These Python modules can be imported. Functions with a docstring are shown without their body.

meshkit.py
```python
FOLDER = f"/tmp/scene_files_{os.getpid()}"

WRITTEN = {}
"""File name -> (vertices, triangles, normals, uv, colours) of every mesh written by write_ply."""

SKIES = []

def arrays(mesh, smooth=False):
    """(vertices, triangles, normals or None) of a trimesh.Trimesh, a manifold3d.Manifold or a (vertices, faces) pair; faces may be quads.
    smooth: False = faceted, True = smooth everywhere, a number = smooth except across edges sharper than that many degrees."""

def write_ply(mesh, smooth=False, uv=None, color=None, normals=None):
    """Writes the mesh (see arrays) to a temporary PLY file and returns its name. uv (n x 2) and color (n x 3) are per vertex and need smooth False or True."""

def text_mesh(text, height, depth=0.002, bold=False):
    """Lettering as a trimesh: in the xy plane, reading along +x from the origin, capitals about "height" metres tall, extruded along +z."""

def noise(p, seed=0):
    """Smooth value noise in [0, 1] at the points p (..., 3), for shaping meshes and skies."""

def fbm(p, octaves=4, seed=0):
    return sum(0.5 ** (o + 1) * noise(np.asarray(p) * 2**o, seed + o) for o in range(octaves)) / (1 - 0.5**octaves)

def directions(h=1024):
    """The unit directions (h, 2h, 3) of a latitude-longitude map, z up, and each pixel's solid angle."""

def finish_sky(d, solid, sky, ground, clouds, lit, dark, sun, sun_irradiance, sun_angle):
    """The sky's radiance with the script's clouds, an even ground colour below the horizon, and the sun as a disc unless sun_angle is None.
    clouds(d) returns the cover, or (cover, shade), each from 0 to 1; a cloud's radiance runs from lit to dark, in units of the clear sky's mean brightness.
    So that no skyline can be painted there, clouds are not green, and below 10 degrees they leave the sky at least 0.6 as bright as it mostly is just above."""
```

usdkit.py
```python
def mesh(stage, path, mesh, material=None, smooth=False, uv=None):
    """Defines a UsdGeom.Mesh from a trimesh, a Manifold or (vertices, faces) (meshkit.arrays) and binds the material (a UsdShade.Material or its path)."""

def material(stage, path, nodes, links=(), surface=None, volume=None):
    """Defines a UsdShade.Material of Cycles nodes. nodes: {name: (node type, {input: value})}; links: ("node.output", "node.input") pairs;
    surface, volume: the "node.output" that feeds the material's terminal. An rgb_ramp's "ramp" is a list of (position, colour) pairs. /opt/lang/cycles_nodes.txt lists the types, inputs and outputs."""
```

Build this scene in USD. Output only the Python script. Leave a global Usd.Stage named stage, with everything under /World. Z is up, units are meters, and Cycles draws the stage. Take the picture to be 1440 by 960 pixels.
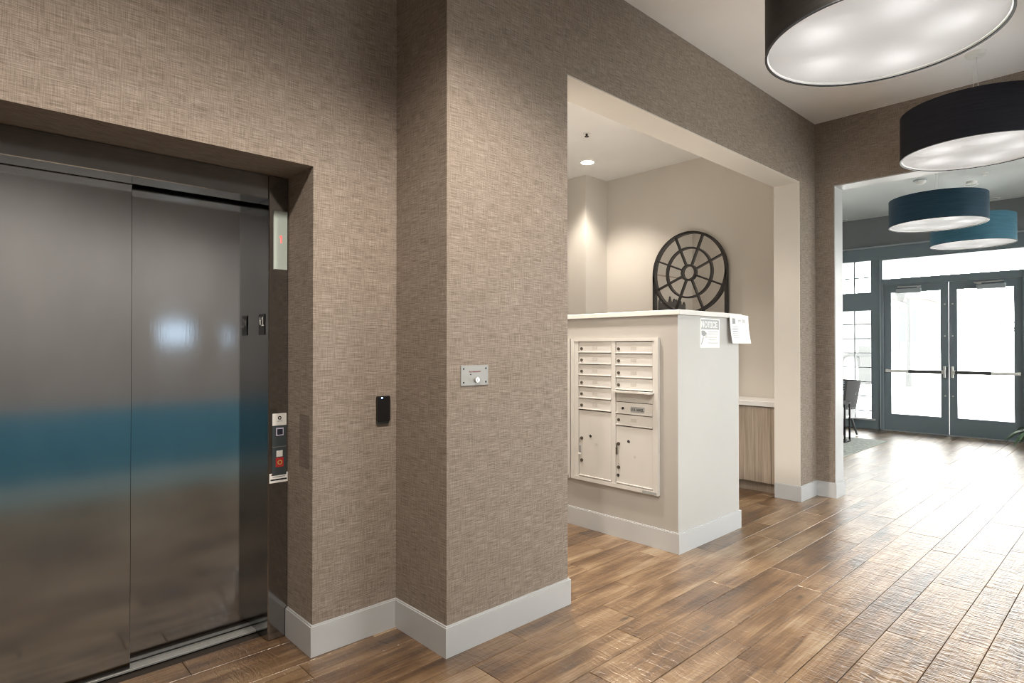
import math, random
import numpy as np, trimesh, usdkit, meshkit, shapely
from shapely.geometry import box as sbox, Polygon, LineString, Point
from shapely.ops import unary_union
import manifold3d as m3
from pxr import Usd, UsdGeom, UsdLux, Gf, Sdf, UsdShade

stage = Usd.Stage.CreateInMemory()
UsdGeom.SetStageUpAxis(stage, 'Z'); UsdGeom.SetStageMetersPerUnit(stage, 1.0)
UsdGeom.Xform.Define(stage, '/World'); UsdGeom.Scope.Define(stage, '/World/Looks')
rng = random.Random(7)

# ------------------------------------------------------------------ camera, sky, exposure
FPX, YAW, PITCH, EYE = 843.61, 46.972, 0.4494, 1.4
cam = UsdGeom.Camera.Define(stage, '/World/camera')
cam.CreateHorizontalApertureAttr(36.0); cam.CreateVerticalApertureAttr(24.0)
cam.CreateFocalLengthAttr(36.0 * FPX / 1440.0)
cam.CreateClippingRangeAttr((0.02, 500.0))
yr, pr_ = math.radians(YAW), math.radians(PITCH)
F0 = np.array([-math.sin(yr), math.cos(yr), 0]); R0 = np.array([math.cos(yr), math.sin(yr), 0]); U0 = np.array([0, 0, 1.])
Fv, Uv = math.cos(pr_) * F0 + math.sin(pr_) * U0, -math.sin(pr_) * F0 + math.cos(pr_) * U0
M = Gf.Matrix4d(*R0, 0, *Uv, 0, *(-Fv), 0, 0, 0, EYE, 1)
cam.AddTransformOp().Set(M)
cam.CreateExposureAttr(0.14)

sky = UsdLux.DomeLight.Define(stage, '/World/sky')          # even bright overcast sky
sky.CreateColorAttr(Gf.Vec3f(1.0, 0.985, 0.965)); sky.CreateIntensityAttr(2.35)

# the lamps' strengths (each used in its own builder below)
DOWNLIGHT_W = 58.0        # recessed lobby downlights
MAILROOM_W = 36.0         # mail room downlights
BULB_L = 22.0             # bulbs inside the drum pendants
WARM = (1.0, 0.90, 0.79)

# ------------------------------------------------------------------ helpers
LOC, USED = {}, {}
def numbered(parent, name):
    k = USED.setdefault(parent, {}); n = k.get(name, 0); k[name] = n + 1
    return name if n == 0 else f'{name}_{n:03d}'
def setdata(p, label=None, cat=None, group=None, kind=None):
    for k, v in (('label', label), ('category', cat), ('group', group), ('kind', kind)):
        if v: p.SetCustomDataByKey(k, v)
def tri(m):
    if isinstance(m, (list, tuple)) and len(m) and isinstance(m[0], trimesh.Trimesh): return trimesh.util.concatenate(list(m))
    if hasattr(m, 'to_mesh'):
        q = m.to_mesh(); return trimesh.Trimesh(np.array(q.vert_properties[:, :3]), np.array(q.tri_verts), process=False)
    return m
def thing(name, label, cat, loc=(0, 0, 0), group=None, kind=None):
    path = '/World/' + numbered('/World', name)
    x = UsdGeom.Xform.Define(stage, path); x.AddTranslateOp().Set(Gf.Vec3d(*map(float, loc)))
    LOC[path] = np.array(loc, float); setdata(x.GetPrim(), label, cat, group, kind); return path
def part(name, mesh, mat, parent='/World', smooth=False, label=None, cat=None, group=None, kind=None):
    """one Mesh prim; mesh is given in world coordinates"""
    mesh = tri(mesh)
    loc = np.zeros(3); p = parent
    while p and p != '/World':
        if p in LOC: loc = LOC[p]; break
        p = p.rsplit('/', 1)[0]
    path = parent + '/' + numbered(parent, name)
    v = np.array(mesh.vertices)
    if parent == '/World' and kind != 'structure':     # a one-mesh thing: its origin at its own base
        b = mesh.bounds; loc = np.array([b[:, 0].mean(), b[:, 1].mean(), b[0, 2]])
    pr = usdkit.mesh(stage, path, trimesh.Trimesh(v - loc, mesh.faces, process=False), MATS[mat], smooth=smooth)
    if parent == '/World' and kind != 'structure':
        pr.AddTranslateOp().Set(Gf.Vec3d(*loc)); LOC[path] = loc
    setdata(pr.GetPrim(), label, cat, group, kind); return path
def struct(name, mesh, mat, smooth=False, label=None): return part(name, mesh, mat, '/World', smooth, label, None, None, 'structure')
def bx(x0, x1, y0, y1, z0, z1, c=0.0):
    x0, x1 = sorted((x0, x1)); y0, y1 = sorted((y0, y1)); z0, z1 = sorted((z0, z1))
    if c <= 0:
        return trimesh.creation.box(bounds=[[x0, y0, z0], [x1, y1, z1]])
    c = min(c, (x1 - x0) * .45, (y1 - y0) * .45, (z1 - z0) * .45); P = []
    for X, sx in ((x0, 1), (x1, -1)):
        for Y, sy in ((y0, 1), (y1, -1)):
            for Z, sz in ((z0, 1), (z1, -1)):
                P += [[X + sx * c, Y + sy * c, Z], [X + sx * c, Y, Z + sz * c], [X, Y + sy * c, Z + sz * c]]
    return trimesh.convex.convex_hull(np.array(P))
def man(m):
    m = tri(m); return m3.Manifold(m3.Mesh(np.asarray(m.vertices, np.float32), np.asarray(m.faces, np.uint32)))
def mbox(x0, x1, y0, y1, z0, z1):
    return m3.Manifold.cube([x1 - x0, y1 - y0, z1 - z0]).translate([x0, y0, z0])
def ext(poly, z0, z1):
    ps = getattr(poly, 'geoms', [poly])
    m = trimesh.util.concatenate([trimesh.creation.extrude_polygon(p, z1 - z0, engine='earcut') for p in ps]); m.apply_translation([0, 0, z0]); return m
def cyl(p, q, r, n=20, r2=None):
    """capped tube (or cone) from p to q"""
    p, q = np.array(p, float), np.array(q, float); d = q - p; L = np.linalg.norm(d); d /= L
    a = np.cross(d, [0, 0, 1.0] if abs(d[2]) < .9 else [1.0, 0, 0]); a /= np.linalg.norm(a); b = np.cross(d, a)
    t = np.linspace(0, 2 * np.pi, n, endpoint=False); r2 = r if r2 is None else r2
    ring = np.outer(np.cos(t), a) + np.outer(np.sin(t), b)
    V = np.vstack([p + ring * r, q + ring * r2, [p], [q]]); f = []
    for i in range(n):
        j = (i + 1) % n; f += [[i, j, n + j], [i, n + j, n + i], [2 * n, j, i], [2 * n + 1, n + i, n + j]]
    m = trimesh.Trimesh(V, f, process=False); m.fix_normals(); return m
def tube(pts, r, n=10):
    pts = np.array(pts, float); out = [cyl(pts[i], pts[i + 1], r, n) for i in range(len(pts) - 1)]
    out += [trimesh.creation.icosphere(1, r * 1.0).apply_translation(p) or None for p in []]
    return trimesh.util.concatenate(out)
def sweep(pts, r, n=10, closed=False):
    pts = np.array(pts, float); N = len(pts)
    rr = np.full(N, r) if np.ndim(r) == 0 else np.array(r)
    T = np.gradient(pts, axis=0)
    if closed: T = np.roll(pts, -1, 0) - np.roll(pts, 1, 0)
    T /= np.linalg.norm(T, axis=1, keepdims=True)
    ref = np.array([0, 0, 1.0]) if np.abs(T[:, 2]).max() < .95 else np.array([0.3, 1.0, 0.1])
    A = np.cross(T, ref); A /= np.linalg.norm(A, axis=1, keepdims=True); B = np.cross(T, A)
    t = np.linspace(0, 2 * np.pi, n, endpoint=False)
    V = (pts[:, None] + (A[:, None] * np.cos(t)[None, :, None] + B[:, None] * np.sin(t)[None, :, None]) * rr[:, None, None]).reshape(-1, 3)
    f = []
    for i in range(N if closed else N - 1):
        for k in range(n):
            a, b = i * n + k, i * n + (k + 1) % n; c, d = ((i + 1) % N) * n + k, ((i + 1) % N) * n + (k + 1) % n
            f += [[a, b, d], [a, d, c]]
    if not closed:
        V = np.vstack([V, pts[:1], pts[-1:]]); s, e = N * n, N * n + 1
        for k in range(n): f += [[s, (k + 1) % n, k], [e, (N - 1) * n + k, (N - 1) * n + (k + 1) % n]]
    m = trimesh.Trimesh(V, f, process=False); m.fix_normals(); return m
def lathe(prof, c, n=64):
    """closed profile (r, z) turned about the vertical axis through c"""
    prof = np.array(prof, float); m = trimesh.creation.revolve(prof, sections=n); m.apply_translation(c); m.fix_normals(); return m
def textX(s, h, x, y, z, depth=.0015, bold=False):     # on a wall that faces +X; centred on (y, z)
    m = meshkit.text_mesh(s, h, depth, bold); b = m.bounds; v = m.vertices
    m.vertices = np.c_[x + v[:, 2], y + v[:, 0] - b[:, 0].mean(), z + v[:, 1] - b[:, 1].mean()]; return m
def textY(s, h, x, y, z, depth=.0015, bold=False):     # on a face that looks to -Y; centred on (x, z)
    m = meshkit.text_mesh(s, h, depth, bold); b = m.bounds; v = m.vertices
    m.vertices = np.c_[x + v[:, 0] - b[:, 0].mean(), y - v[:, 2], z + v[:, 1] - b[:, 1].mean()]; m.fix_normals(); return m
def ring_plate(x0, x1, z0, z1, w, y0, y1):             # picture-frame ring in the XZ plane
    p = sbox(x0, z0, x1, z1).difference(sbox(x0 + w[0], z0 + w[2], x1 - w[1], z1 - w[3]))
    m = ext(p, 0, abs(y1 - y0)); v = m.vertices; m.vertices = np.c_[v[:, 0], max(y0, y1) - v[:, 2], v[:, 1]]; m.fix_normals(); return m
def platexz(poly, y0, y1):
    m = ext(poly, 0, abs(y1 - y0)); v = m.vertices; m.vertices = np.c_[v[:, 0], max(y0, y1) - v[:, 2], v[:, 1]]; m.fix_normals(); return m

# ------------------------------------------------------------------ materials
MATS = {}
def mat(name, nodes, links=(), surface='p.BSDF'):
    MATS[name] = usdkit.material(stage, '/World/Looks/' + name, nodes, links, surface=surface)
def plain(name, col, rough=.5, metal=0.0, **k):
    mat(name, {'p': ('principled_bsdf', dict(base_color=col, roughness=rough, metallic=metal, **k))})
def paint(name, col, rough=.55, bump=.05):
    mat(name, {'g': ('geometry', {}), 'n': ('noise_texture', dict(scale=260.0, detail=2.0)), 'n2': ('noise_texture', dict(scale=1.3, detail=3.0)),
               'r': ('rgb_ramp', {'ramp': [(.3, [c * .96 for c in col]), (.7, [min(1, c * 1.03) for c in col])]}),
               'b': ('bump', dict(strength=bump, distance=.001)), 'p': ('principled_bsdf', dict(roughness=rough))},
        [('g.position', 'n.vector'), ('g.position', 'n2.vector'), ('n2.fac', 'r.fac'), ('r.color', 'p.base_color'), ('n.fac', 'b.height'), ('b.normal', 'p.normal')])
# woven grasscloth: thread noise, stretched along and across; (x + y) runs along every wall
def grasscloth(name, dark, mid, light):
    mat(name, {'g': ('geometry', {}), 's': ('separate_xyz', {}), 'sn': ('separate_xyz', {}), 'az': ('math', dict(math_type='multiply_add')), 'add': ('math', dict(math_type='add')),
               'h': ('combine_xyz', {}), 'm1': ('mapping', dict(scale=(13., 1., 300.))), 'm2': ('mapping', dict(scale=(300., 1., 15.))), 'm3': ('mapping', dict(scale=(4., 1., 26.))),
               'n1': ('noise_texture', dict(scale=1.0, detail=3.0, roughness=.6)), 'n2': ('noise_texture', dict(scale=1.0, detail=3.0, roughness=.6)),
               'n3': ('noise_texture', dict(scale=1.0, detail=4.0)),
               'a1': ('math', dict(math_type='multiply', value2=.50)), 'a2': ('math', dict(math_type='multiply_add', value2=.34)), 'a3': ('math', dict(math_type='multiply_add', value2=.09)),
               'r': ('rgb_ramp', {'ramp': [(.36, dark), (.5, mid), (.64, light)]}),
               'b': ('bump', dict(strength=.35, distance=.0015)), 'p': ('principled_bsdf', dict(roughness=.78, specular_ior_level=.3))},
        [('g.position', 's.vector'), ('s.x', 'add.value1'), ('s.y', 'add.value2'), ('add.value', 'h.x'), ('g.normal', 'sn.vector'), ('sn.z', 'az.value1'), ('s.x', 'az.value2'), ('s.z', 'az.value3'), ('az.value', 'h.z'),
         ('h.vector', 'm1.vector'), ('h.vector', 'm2.vector'), ('h.vector', 'm3.vector'), ('m1.vector', 'n1.vector'), ('m2.vector', 'n2.vector'), ('m3.vector', 'n3.vector'),
         ('n1.fac', 'a1.value1'), ('n2.fac', 'a2.value1'), ('a1.value', 'a2.value3'), ('n3.fac', 'a3.value1'), ('a2.value', 'a3.value3'),
         ('a3.value', 'r.fac'), ('r.color', 'p.base_color'), ('a2.value', 'b.height'), ('b.normal', 'p.normal')])
grasscloth('grasscloth', (.155, .122, .096), (.285, .238, .198), (.43, .375, .325))
grasscloth('grasscloth_worn', (.11, .088, .07), (.20, .165, .138), (.33, .285, .245))
# hand scraped wood-look planks: grain along Y, tone by object
def wood_floor(name, ramp, sx=16.0, sy=1.1):
    mat(name, {'g': ('geometry', {}), 'o': ('object_info', {}), 'k': ('math', dict(math_type='multiply', value2=37.0)), 'off': ('combine_xyz', {}),
               'v': ('vector_math', dict(math_type='add')), 'm': ('mapping', dict(scale=(sx, sy, 1.))), 'mf': ('mapping', dict(scale=(95., 2.6, 1.))), 'mk': ('mapping', dict(scale=(7., 2.2, 1.))),
               'n': ('noise_texture', dict(scale=1.0, detail=5.0, roughness=.62, distortion=.6)), 'nf': ('noise_texture', dict(scale=1.0, detail=4.0, roughness=.6)),
               'mb': ('mapping', dict(scale=(4.2, 1.7, 1.))), 'nb': ('noise_texture', dict(scale=1.0, detail=3.0, roughness=.55, distortion=.4)),
               'vk': ('voronoi_texture', dict(scale=1.0)), 'kn': ('map_range', dict(from_min=.05, from_max=.13, to_min=.35, to_max=1.0, clamp=True)),
               'a': ('math', dict(math_type='multiply_add', value2=.42, value3=-.13)), 'a2': ('math', dict(math_type='multiply_add', value2=.30)), 'a4': ('math', dict(math_type='multiply_add', value2=.50)),
               'a3': ('math', dict(math_type='multiply_add', value2=.09)), 'kk': ('mix', dict(mix_type='multiply', fac=1.0)),
               'r': ('rgb_ramp', {'ramp': ramp}),
               'mw': ('mapping', dict(scale=(9., 27., 1.))), 'nw': ('noise_texture', dict(scale=1.0, detail=3.0, roughness=.55, distortion=1.2)),
               'nh': ('math', dict(math_type='multiply', value2=.35)), 'hw': ('math', dict(math_type='multiply_add', value2=.9)),
               'b': ('bump', dict(strength=SCRAPE, distance=.008)), 'p': ('principled_bsdf', dict(roughness=.29, coat_weight=.45, coat_roughness=.28, coat_ior=1.55, ior=1.58, specular_ior_level=FLOOR_SPEC, specular_tint=(1.0, .95, .86)))},
        [('o.random', 'k.value1'), ('k.value', 'off.x'), ('k.value', 'off.y'), ('g.position', 'v.vector1'), ('off.vector', 'v.vector2'),
         ('v.vector', 'm.vector'), ('v.vector', 'mf.vector'), ('v.vector', 'mk.vector'), ('v.vector', 'mw.vector'), ('v.vector', 'mb.vector'), ('m.vector', 'n.vector'), ('mf.vector', 'nf.vector'), ('mk.vector', 'vk.vector'), ('mw.vector', 'nw.vector'), ('mb.vector', 'nb.vector'),
         ('vk.distance', 'kn.value'), ('n.fac', 'a.value1'), ('nf.fac', 'a2.value1'), ('a.value', 'a2.value3'), ('nb.fac', 'a4.value1'), ('a2.value', 'a4.value3'), ('o.random', 'a3.value1'), ('a4.value', 'a3.value3'),
         ('a3.value', 'r.fac'), ('r.color', 'kk.color1'), ('kn.result', 'kk.color2'), ('kk.color', 'p.base_color'),
         ('nw.fac', 'hw.value1'), ('nf.fac', 'nh.value1'), ('nh.value', 'hw.value3'), ('hw.value', 'b.height'), ('b.normal', 'p.normal'), ('b.normal', 'p.coat_normal')])
SCRAPE, FLOOR_SPEC = .8, .9
wood_floor('plank_wood', [(.31, (.018, .009, .0042)), (.41, (.066, .032, .0135)), (.50, (.140, .075, .032)), (.59, (.240, .149, .076)), (.69, (.35, .26, .165))])
plain('subfloor', (.025, .018, .013), .9)
paint('beige_paint', (.60, .565, .515), .6); paint('ceiling_paint', (.86, .855, .845), .7); paint('white_trim', (.48, .49, .50), .35, .02)
paint('cool_ceiling', (.54, .575, .565), .5); paint('slate_wall', (.17, .18, .19), .55); paint('island_paint', (.40, .38, .355), .5); paint('island_white', (.46, .455, .44), .5)
paint('grey_paint', (.42, .43, .44), .5); paint('teal_paint', (.10, .36, .56), .4); paint('pale_teal_paint', (.42, .62, .70), .4); paint('white_wall', (.70, .70, .69), .55)
mat('steel', {'g': ('geometry', {}), 'm': ('mapping', dict(scale=(700., 700., 6.))), 'n': ('noise_texture', dict(scale=1.0, detail=2.0)), 'm2': ('mapping', dict(scale=(1., 2., 1.1))), 'n2': ('noise_texture', dict(scale=1.5, detail=3.0)),
              'r': ('map_range', dict(from_min=.3, from_max=.7, to_min=.065, to_max=.085)), 'c': ('rgb_ramp', {'ramp': [(.3, (.315, .32, .325)), (.7, (.385, .39, .395))]}),
              'b': ('bump', dict(strength=.05, distance=.0006)), 'tg': ('combine_xyz', dict(x=0.0, y=0.0, z=1.0)), 'p': ('principled_bsdf', dict(metallic=1.0, base_color=(.42, .41, .40), anisotropic=.9))},
    [('g.position', 'm.vector'), ('m.vector', 'n.vector'), ('g.position', 'm2.vector'), ('m2.vector', 'n2.vector'), ('n2.fac', 'r.value'), ('n2.fac', 'c.fac'), ('c.color', 'p.base_color'), ('r.result', 'p.roughness'), ('n.fac', 'b.height'), ('b.normal', 'p.normal'), ('tg.vector', 'p.tangent')])
plain('steel_light', (.30, .30, .29), .45, .3); plain('chrome', (.8, .8, .78), .12, 1.0); plain('dark_metal', (.03, .03, .03), .4, .6)
plain('aluminium', (.62, .62, .60), .38, 1.0); plain('gap_shade_black', (.006, .006, .006), .9); plain('black_plastic', (.010, .010, .011), .28)  # gap black: shade of shaft, mailbox cavity and keyway painted as colour
plain('white_plastic', (.78, .78, .75), .35); plain('panel_steel', (.10, .125, .135), .35, .6); plain('pale_acrylic', (.52, .60, .56), .25)
plain('red_print', (.45, .03, .03), .5); plain('dark_red_print', (.22, .06, .06), .5); plain('black_print', (.03, .03, .03), .5); plain('gold_print', (.55, .36, .10), .5); plain('grey_print', (.30, .31, .31), .6); plain('pale_grey_print', (.55, .55, .54), .6); plain('navy_screen', (.03, .035, .05), .2); plain('lilac_edge', (.55, .52, .68), .3)
plain('paper', (.86, .86, .84), .7); plain('notice_header', (.40, .42, .42), .6)
mat('red_glow', {'e': ('emission', dict(color=(1.0, .10, .09), strength=2.2))}, surface='e.emission')
mat('blue_led', {'e': ('emission', dict(color=(.45, .6, 1.0), strength=2.0))}, surface='e.emission')
mat('lens_glow', {'e': ('emission', dict(color=(1.0, .93, .82), strength=6.0))}, surface='e.emission')
mat('bulb_glow', {'e': ('emission', dict(color=(1.0, .985, .975), strength=BULB_L))}, surface='e.emission')
plain('mailbox_metal', (.56, .545, .52), .42); plain('lock_metal', (.10, .085, .065), .4, .5); plain('embossed', (.47, .45, .42), .5)
plain('rim_dark', (.02, .025, .032), .35); plain('mirror', (.88, .88, .87), .015, 1.0); plain('quartz', (.64, .63, .61), .3); plain('black_iron', (.014, .011, .010), .45); plain('iron_grey', (.10, .098, .095), .7); paint('canvas', (.60, .55, .475), .8)
mat('laminate', {'g': ('geometry', {}), 'm': ('mapping', dict(scale=(90., 90., 2.5))), 'n': ('noise_texture', dict(scale=1.0, detail=4.0)), 'r': ('rgb_ramp', {'ramp': [(.3, (.24, .195, .15)), (.55, (.345, .285, .225)), (.75, (.43, .36, .295))]}), 'p': ('principled_bsdf', dict(roughness=.5))},
    [('g.position', 'm.vector'), ('m.vector', 'n.vector'), ('n.fac', 'r.fac'), ('r.color', 'p.base_color')])
def veneer(name, a, b, rough=.5):
    mat(name, {'t': ('texture_coordinate', {}), 'm': ('mapping', dict(scale=(3., 3., 60.))), 'n': ('noise_texture', dict(scale=1.0, detail=4.0, distortion=1.5)), 'r': ('rgb_ramp', {'ramp': [(.35, a), (.65, b)]}), 'p': ('principled_bsdf', dict(roughness=rough, specular_ior_level=.25))},
        [('t.object', 'm.vector'), ('m.vector', 'n.vector'), ('n.fac', 'r.fac'), ('r.color', 'p.base_color')])
veneer('veneer_black', (.006, .005, .0045), (.013, .011, .010)); veneer('veneer_daylit_navy', (.008, .009, .015), (.014, .016, .026)); veneer('veneer_sky_haze_blue', (.010, .036, .064), (.018, .055, .09)); veneer('veneer_sky_haze_teal', (.038, .125, .185), (.055, .165, .23))  # navy, blue and teal: sky reflection and haze painted into the dark veneer
mat('shade_lining', {'p': ('principled_bsdf', dict(base_color=(.82, .81, .79), roughness=.6))})
mat('diffuser', {'t': ('translucent_bsdf', dict(color=(.80, .80, .80))), 'd': ('diffuse_bsdf', dict(color=(.72, .72, .72))), 'x': ('mix_closure', dict(fac=.35))},
    [('t.BSDF', 'x.closure1'), ('d.BSDF', 'x.closure2')], surface='x.closure')
mat('glass', {'f': ('fresnel', dict(IOR=1.45)), 't': ('transparent_bsdf', dict(color=(.97, .985, .98))), 'g': ('glossy_bsdf', dict(color=(1, 1, 1), roughness=.0)), 'x': ('mix_closure', {})},
    [('f.fac', 'x.fac'), ('t.BSDF', 'x.closure1'), ('g.BSDF', 'x.closure2')], surface='x.closure')
mat('glass_tinted', {'f': ('fresnel', dict(IOR=1.45)), 't': ('transparent_bsdf', dict(color=(.50, .56, .62))), 'g': ('glossy_bsdf', dict(color=(1, 1, 1), roughness=.0)), 'x': ('mix_closure', {})},
    [('f.fac', 'x.fac'), ('t.BSDF', 'x.closure1'), ('g.BSDF', 'x.closure2')], surface='x.closure')
plain('storefront', (.15, .19, .215), .4); plain('bar_dark', (.06, .062, .062), .35, .3); plain('closer_grey', (.34, .38, .41), .45, .2)  # storefront base colour lifted to carry the daylight haze over the frames
paint('concrete', (.62, .61, .59), .9); paint('far_render', (.30, .29, .285), .9); plain('far_glass', (.17, .18, .19), .3); plain('lamp_paint', (.12, .125, .125), .5); plain('banner_cloth', (.15, .16, .165), .9); plain('bark', (.20, .19, .19), .9)
plain('chair_fabric', (.12, .12, .122), .85); plain('chair_white', (.78, .80, .80), .5); plain('black_steel', (.012, .013, .014), .4, .3); plain('chair_wood', (.07, .075, .08), .4); plain('tassel', (.75, .74, .70), .8)
mat('pillow_cloth', {'t': ('texture_coordinate', {}), 'v': ('voronoi_texture', dict(scale=34.0, feature='distance_to_edge')), 'r': ('rgb_ramp', {'ramp': [(.0, (.62, .70, .76)), (.10, (.45, .55, .62)), (.16, (.03, .05, .08))]}), 'p': ('principled_bsdf', dict(roughness=.85))},
    [('t.object', 'v.vector'), ('v.distance', 'r.fac'), ('r.color', 'p.base_color')])
mat('rug_pile', {'g': ('geometry', {}), 'n': ('noise_texture', dict(scale=22.0, detail=4.0)), 'r': ('rgb_ramp', {'ramp': [(.35, (.30, .33, .31)), (.6, (.50, .52, .48))]}), 'p': ('principled_bsdf', dict(roughness=.95))}, [('g.position', 'n.vector'), ('n.fac', 'r.fac'), ('r.color', 'p.base_color')])
mat('leaf', {'p': ('principled_bsdf', dict(base_color=(.16, .26, .15), roughness=.45)), 't': ('translucent_bsdf', dict(color=(.2, .34, .14))), 'x': ('mix_closure', dict(fac=.25))}, [('p.BSDF', 'x.closure1'), ('t.BSDF', 'x.closure2')], surface='x.closure')
plain('pot_glaze', (.70, .71, .69), .3); plain('soil', (.04, .03, .02), .95)

# ------------------------------------------------------------------ key numbers (metres; floor 0; +Y runs along the corridor to the street doors)
XW, XE, XF = -2.185, -2.606, -2.878            # main left wall, elevator wall, elevator frame face
YA, YE, YO1, YO2 = 1.6356, 1.197, 2.4536, 5.592 # pier, elevator reveal, mail-room opening
YC, YCB, XC = 5.960, 6.152, -2.0142            # cross wall front, back, jamb
YD = 11.40                                     # street doors
XI = -2.411; HC, HV = 3.498, 3.57; HO = 2.8836; HE = 2.2176
XR = 0.62                                      # wall behind the camera's right
YL = -0.065                                    # elevator recess, left reveal
BT, BH = 0.013, 0.14

# ------------------------------------------------------------------ walls
T = 3.7
wl = mbox(-5.8, XE, -4.0, YA, 0, T) + mbox(-5.8, XW, YA, YO1, 0, T) + mbox(XI, XW, YO1 - .01, YC + .05, HO, T) + mbox(XI, XW, YO2, YC + .05, 0, T)
wl -= mbox(-3.30, XE + .1, YL, YE, -.1, HE)
struct('wall_left', wl, 'grasscloth')
wb = mbox(-5.8, XC, YC, YCB, 0, T) + mbox(XC - .05, XR + .2, YC, YCB, HO - .003, T) + mbox(0.15, XR + .2, YC, YCB, 0, T)
wb -= mbox(-5.8, XI - .02, YC - .1, YCB - .03, -.1, T + 1)   # the mail room's own wall stands there
struct('wall_back', wb, 'grasscloth')
# right wall: grasscloth above a teal dado, with two small windows
WIN = [(1.50, 1.86, 1.40, 1.66), (2.13, 2.24, 1.38, 1.63)]
wr = mbox(XR, XR + .2, -4.2, YC, .82, T); wr_low = mbox(XR - .012, XR + .2, -4.2, YC, 0, .82)
BIGW = (2.75, 5.60, .40, 2.70)      # wide lobby window on the camera's right, past the frame: daylight falls on the left wall
for y0, y1, z0, z1 in WIN + [BIGW]: wr -= mbox(XR - .1, XR + .3, y0, y1, z0, z1)
wr_low -= mbox(XR - .1, XR + .3, BIGW[0], BIGW[1], BIGW[2], BIGW[3])
struct('wall_right', wr, 'grey_paint'); struct('wall_dado', wr_low, 'teal_paint')
struct('wall_front', mbox(-5.8, XR + .2, -4.2, -4.0, 0, T), 'grasscloth')
# mail room (paint)
struct('wall_mailroom', mbox(-5.8, XI - .02, YC + .12, YCB - .03, 0, T) + mbox(-5.8, -5.6, YO1, YC + .15, 0, T) + mbox(-5.6, -4.745, 5.664, YC + .13, 0, T), 'beige_paint')
struct('wall_mailroom_front', mbox(-5.6, XI + .003, YO1 - .002, YO1 + .006, 0, T) + mbox(XI - .005, XI + .002, YO1, YC + .12, HO, T) + mbox(XI - .005, XI + .002, YO2, YC + .12, 0, T), 'beige_paint')
# linings of the two wide openings
struct('trim_1', mbox(XI - .004, XW + .001, YO1, YO2, HO - .003, HO + .004) + mbox(XI - .004, XW + .001, YO2 - .003, YO2 + .004, 0, HO) + mbox(XI - .004, XW - .003, YO1 - .004, YO1 + .002, 0, HO), 'beige_paint')
struct('trim_2', mbox(XC - .004, 0.152, YC - .001, YCB + .002, HO - .006, HO + .004) + mbox(XC - .004, XC + .004, YC - .001, YCB + .002, 0, HO - .006), 'white_trim')
# ceilings
struct('ceiling', mbox(-5.8, XR + .2, -4.2, YCB - .01, HC, HC + .2), 'ceiling_paint')
struct('ceiling_vestibule', mbox(-5.0, 1.6, YCB - .01, YD + .2, HV, HV + .2), 'cool_ceiling')
struct('wall_vestibule_left', mbox(-5.0, -4.8, YCB - .02, YD + .1, 0, HV + .05), 'white_wall'); struct('wall_vestibule_right', mbox(1.4, 1.6, YCB - .02, YD + .1, 0, HV + .05) - mbox(1.3, 1.7, 6.9, 11.0, .2, 2.85), 'white_wall')
struct('wall_vestibule_back', mbox(-5.0, XC - .01, YCB - .003, YCB + .012, 0, HV + .02) + mbox(XC - .02, 1.6, YCB - .003, YCB + .012, HO + .004, HV + .02) + mbox(.155, 1.6, YCB - .012, YCB + .012, 0, HO + .01), 'white_wall')
struct('wall_vestibule_top', mbox(-5.0, 1.6, YD - .02, YD + .16, 3.075, HV + .05), 'slate_wall')

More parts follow.
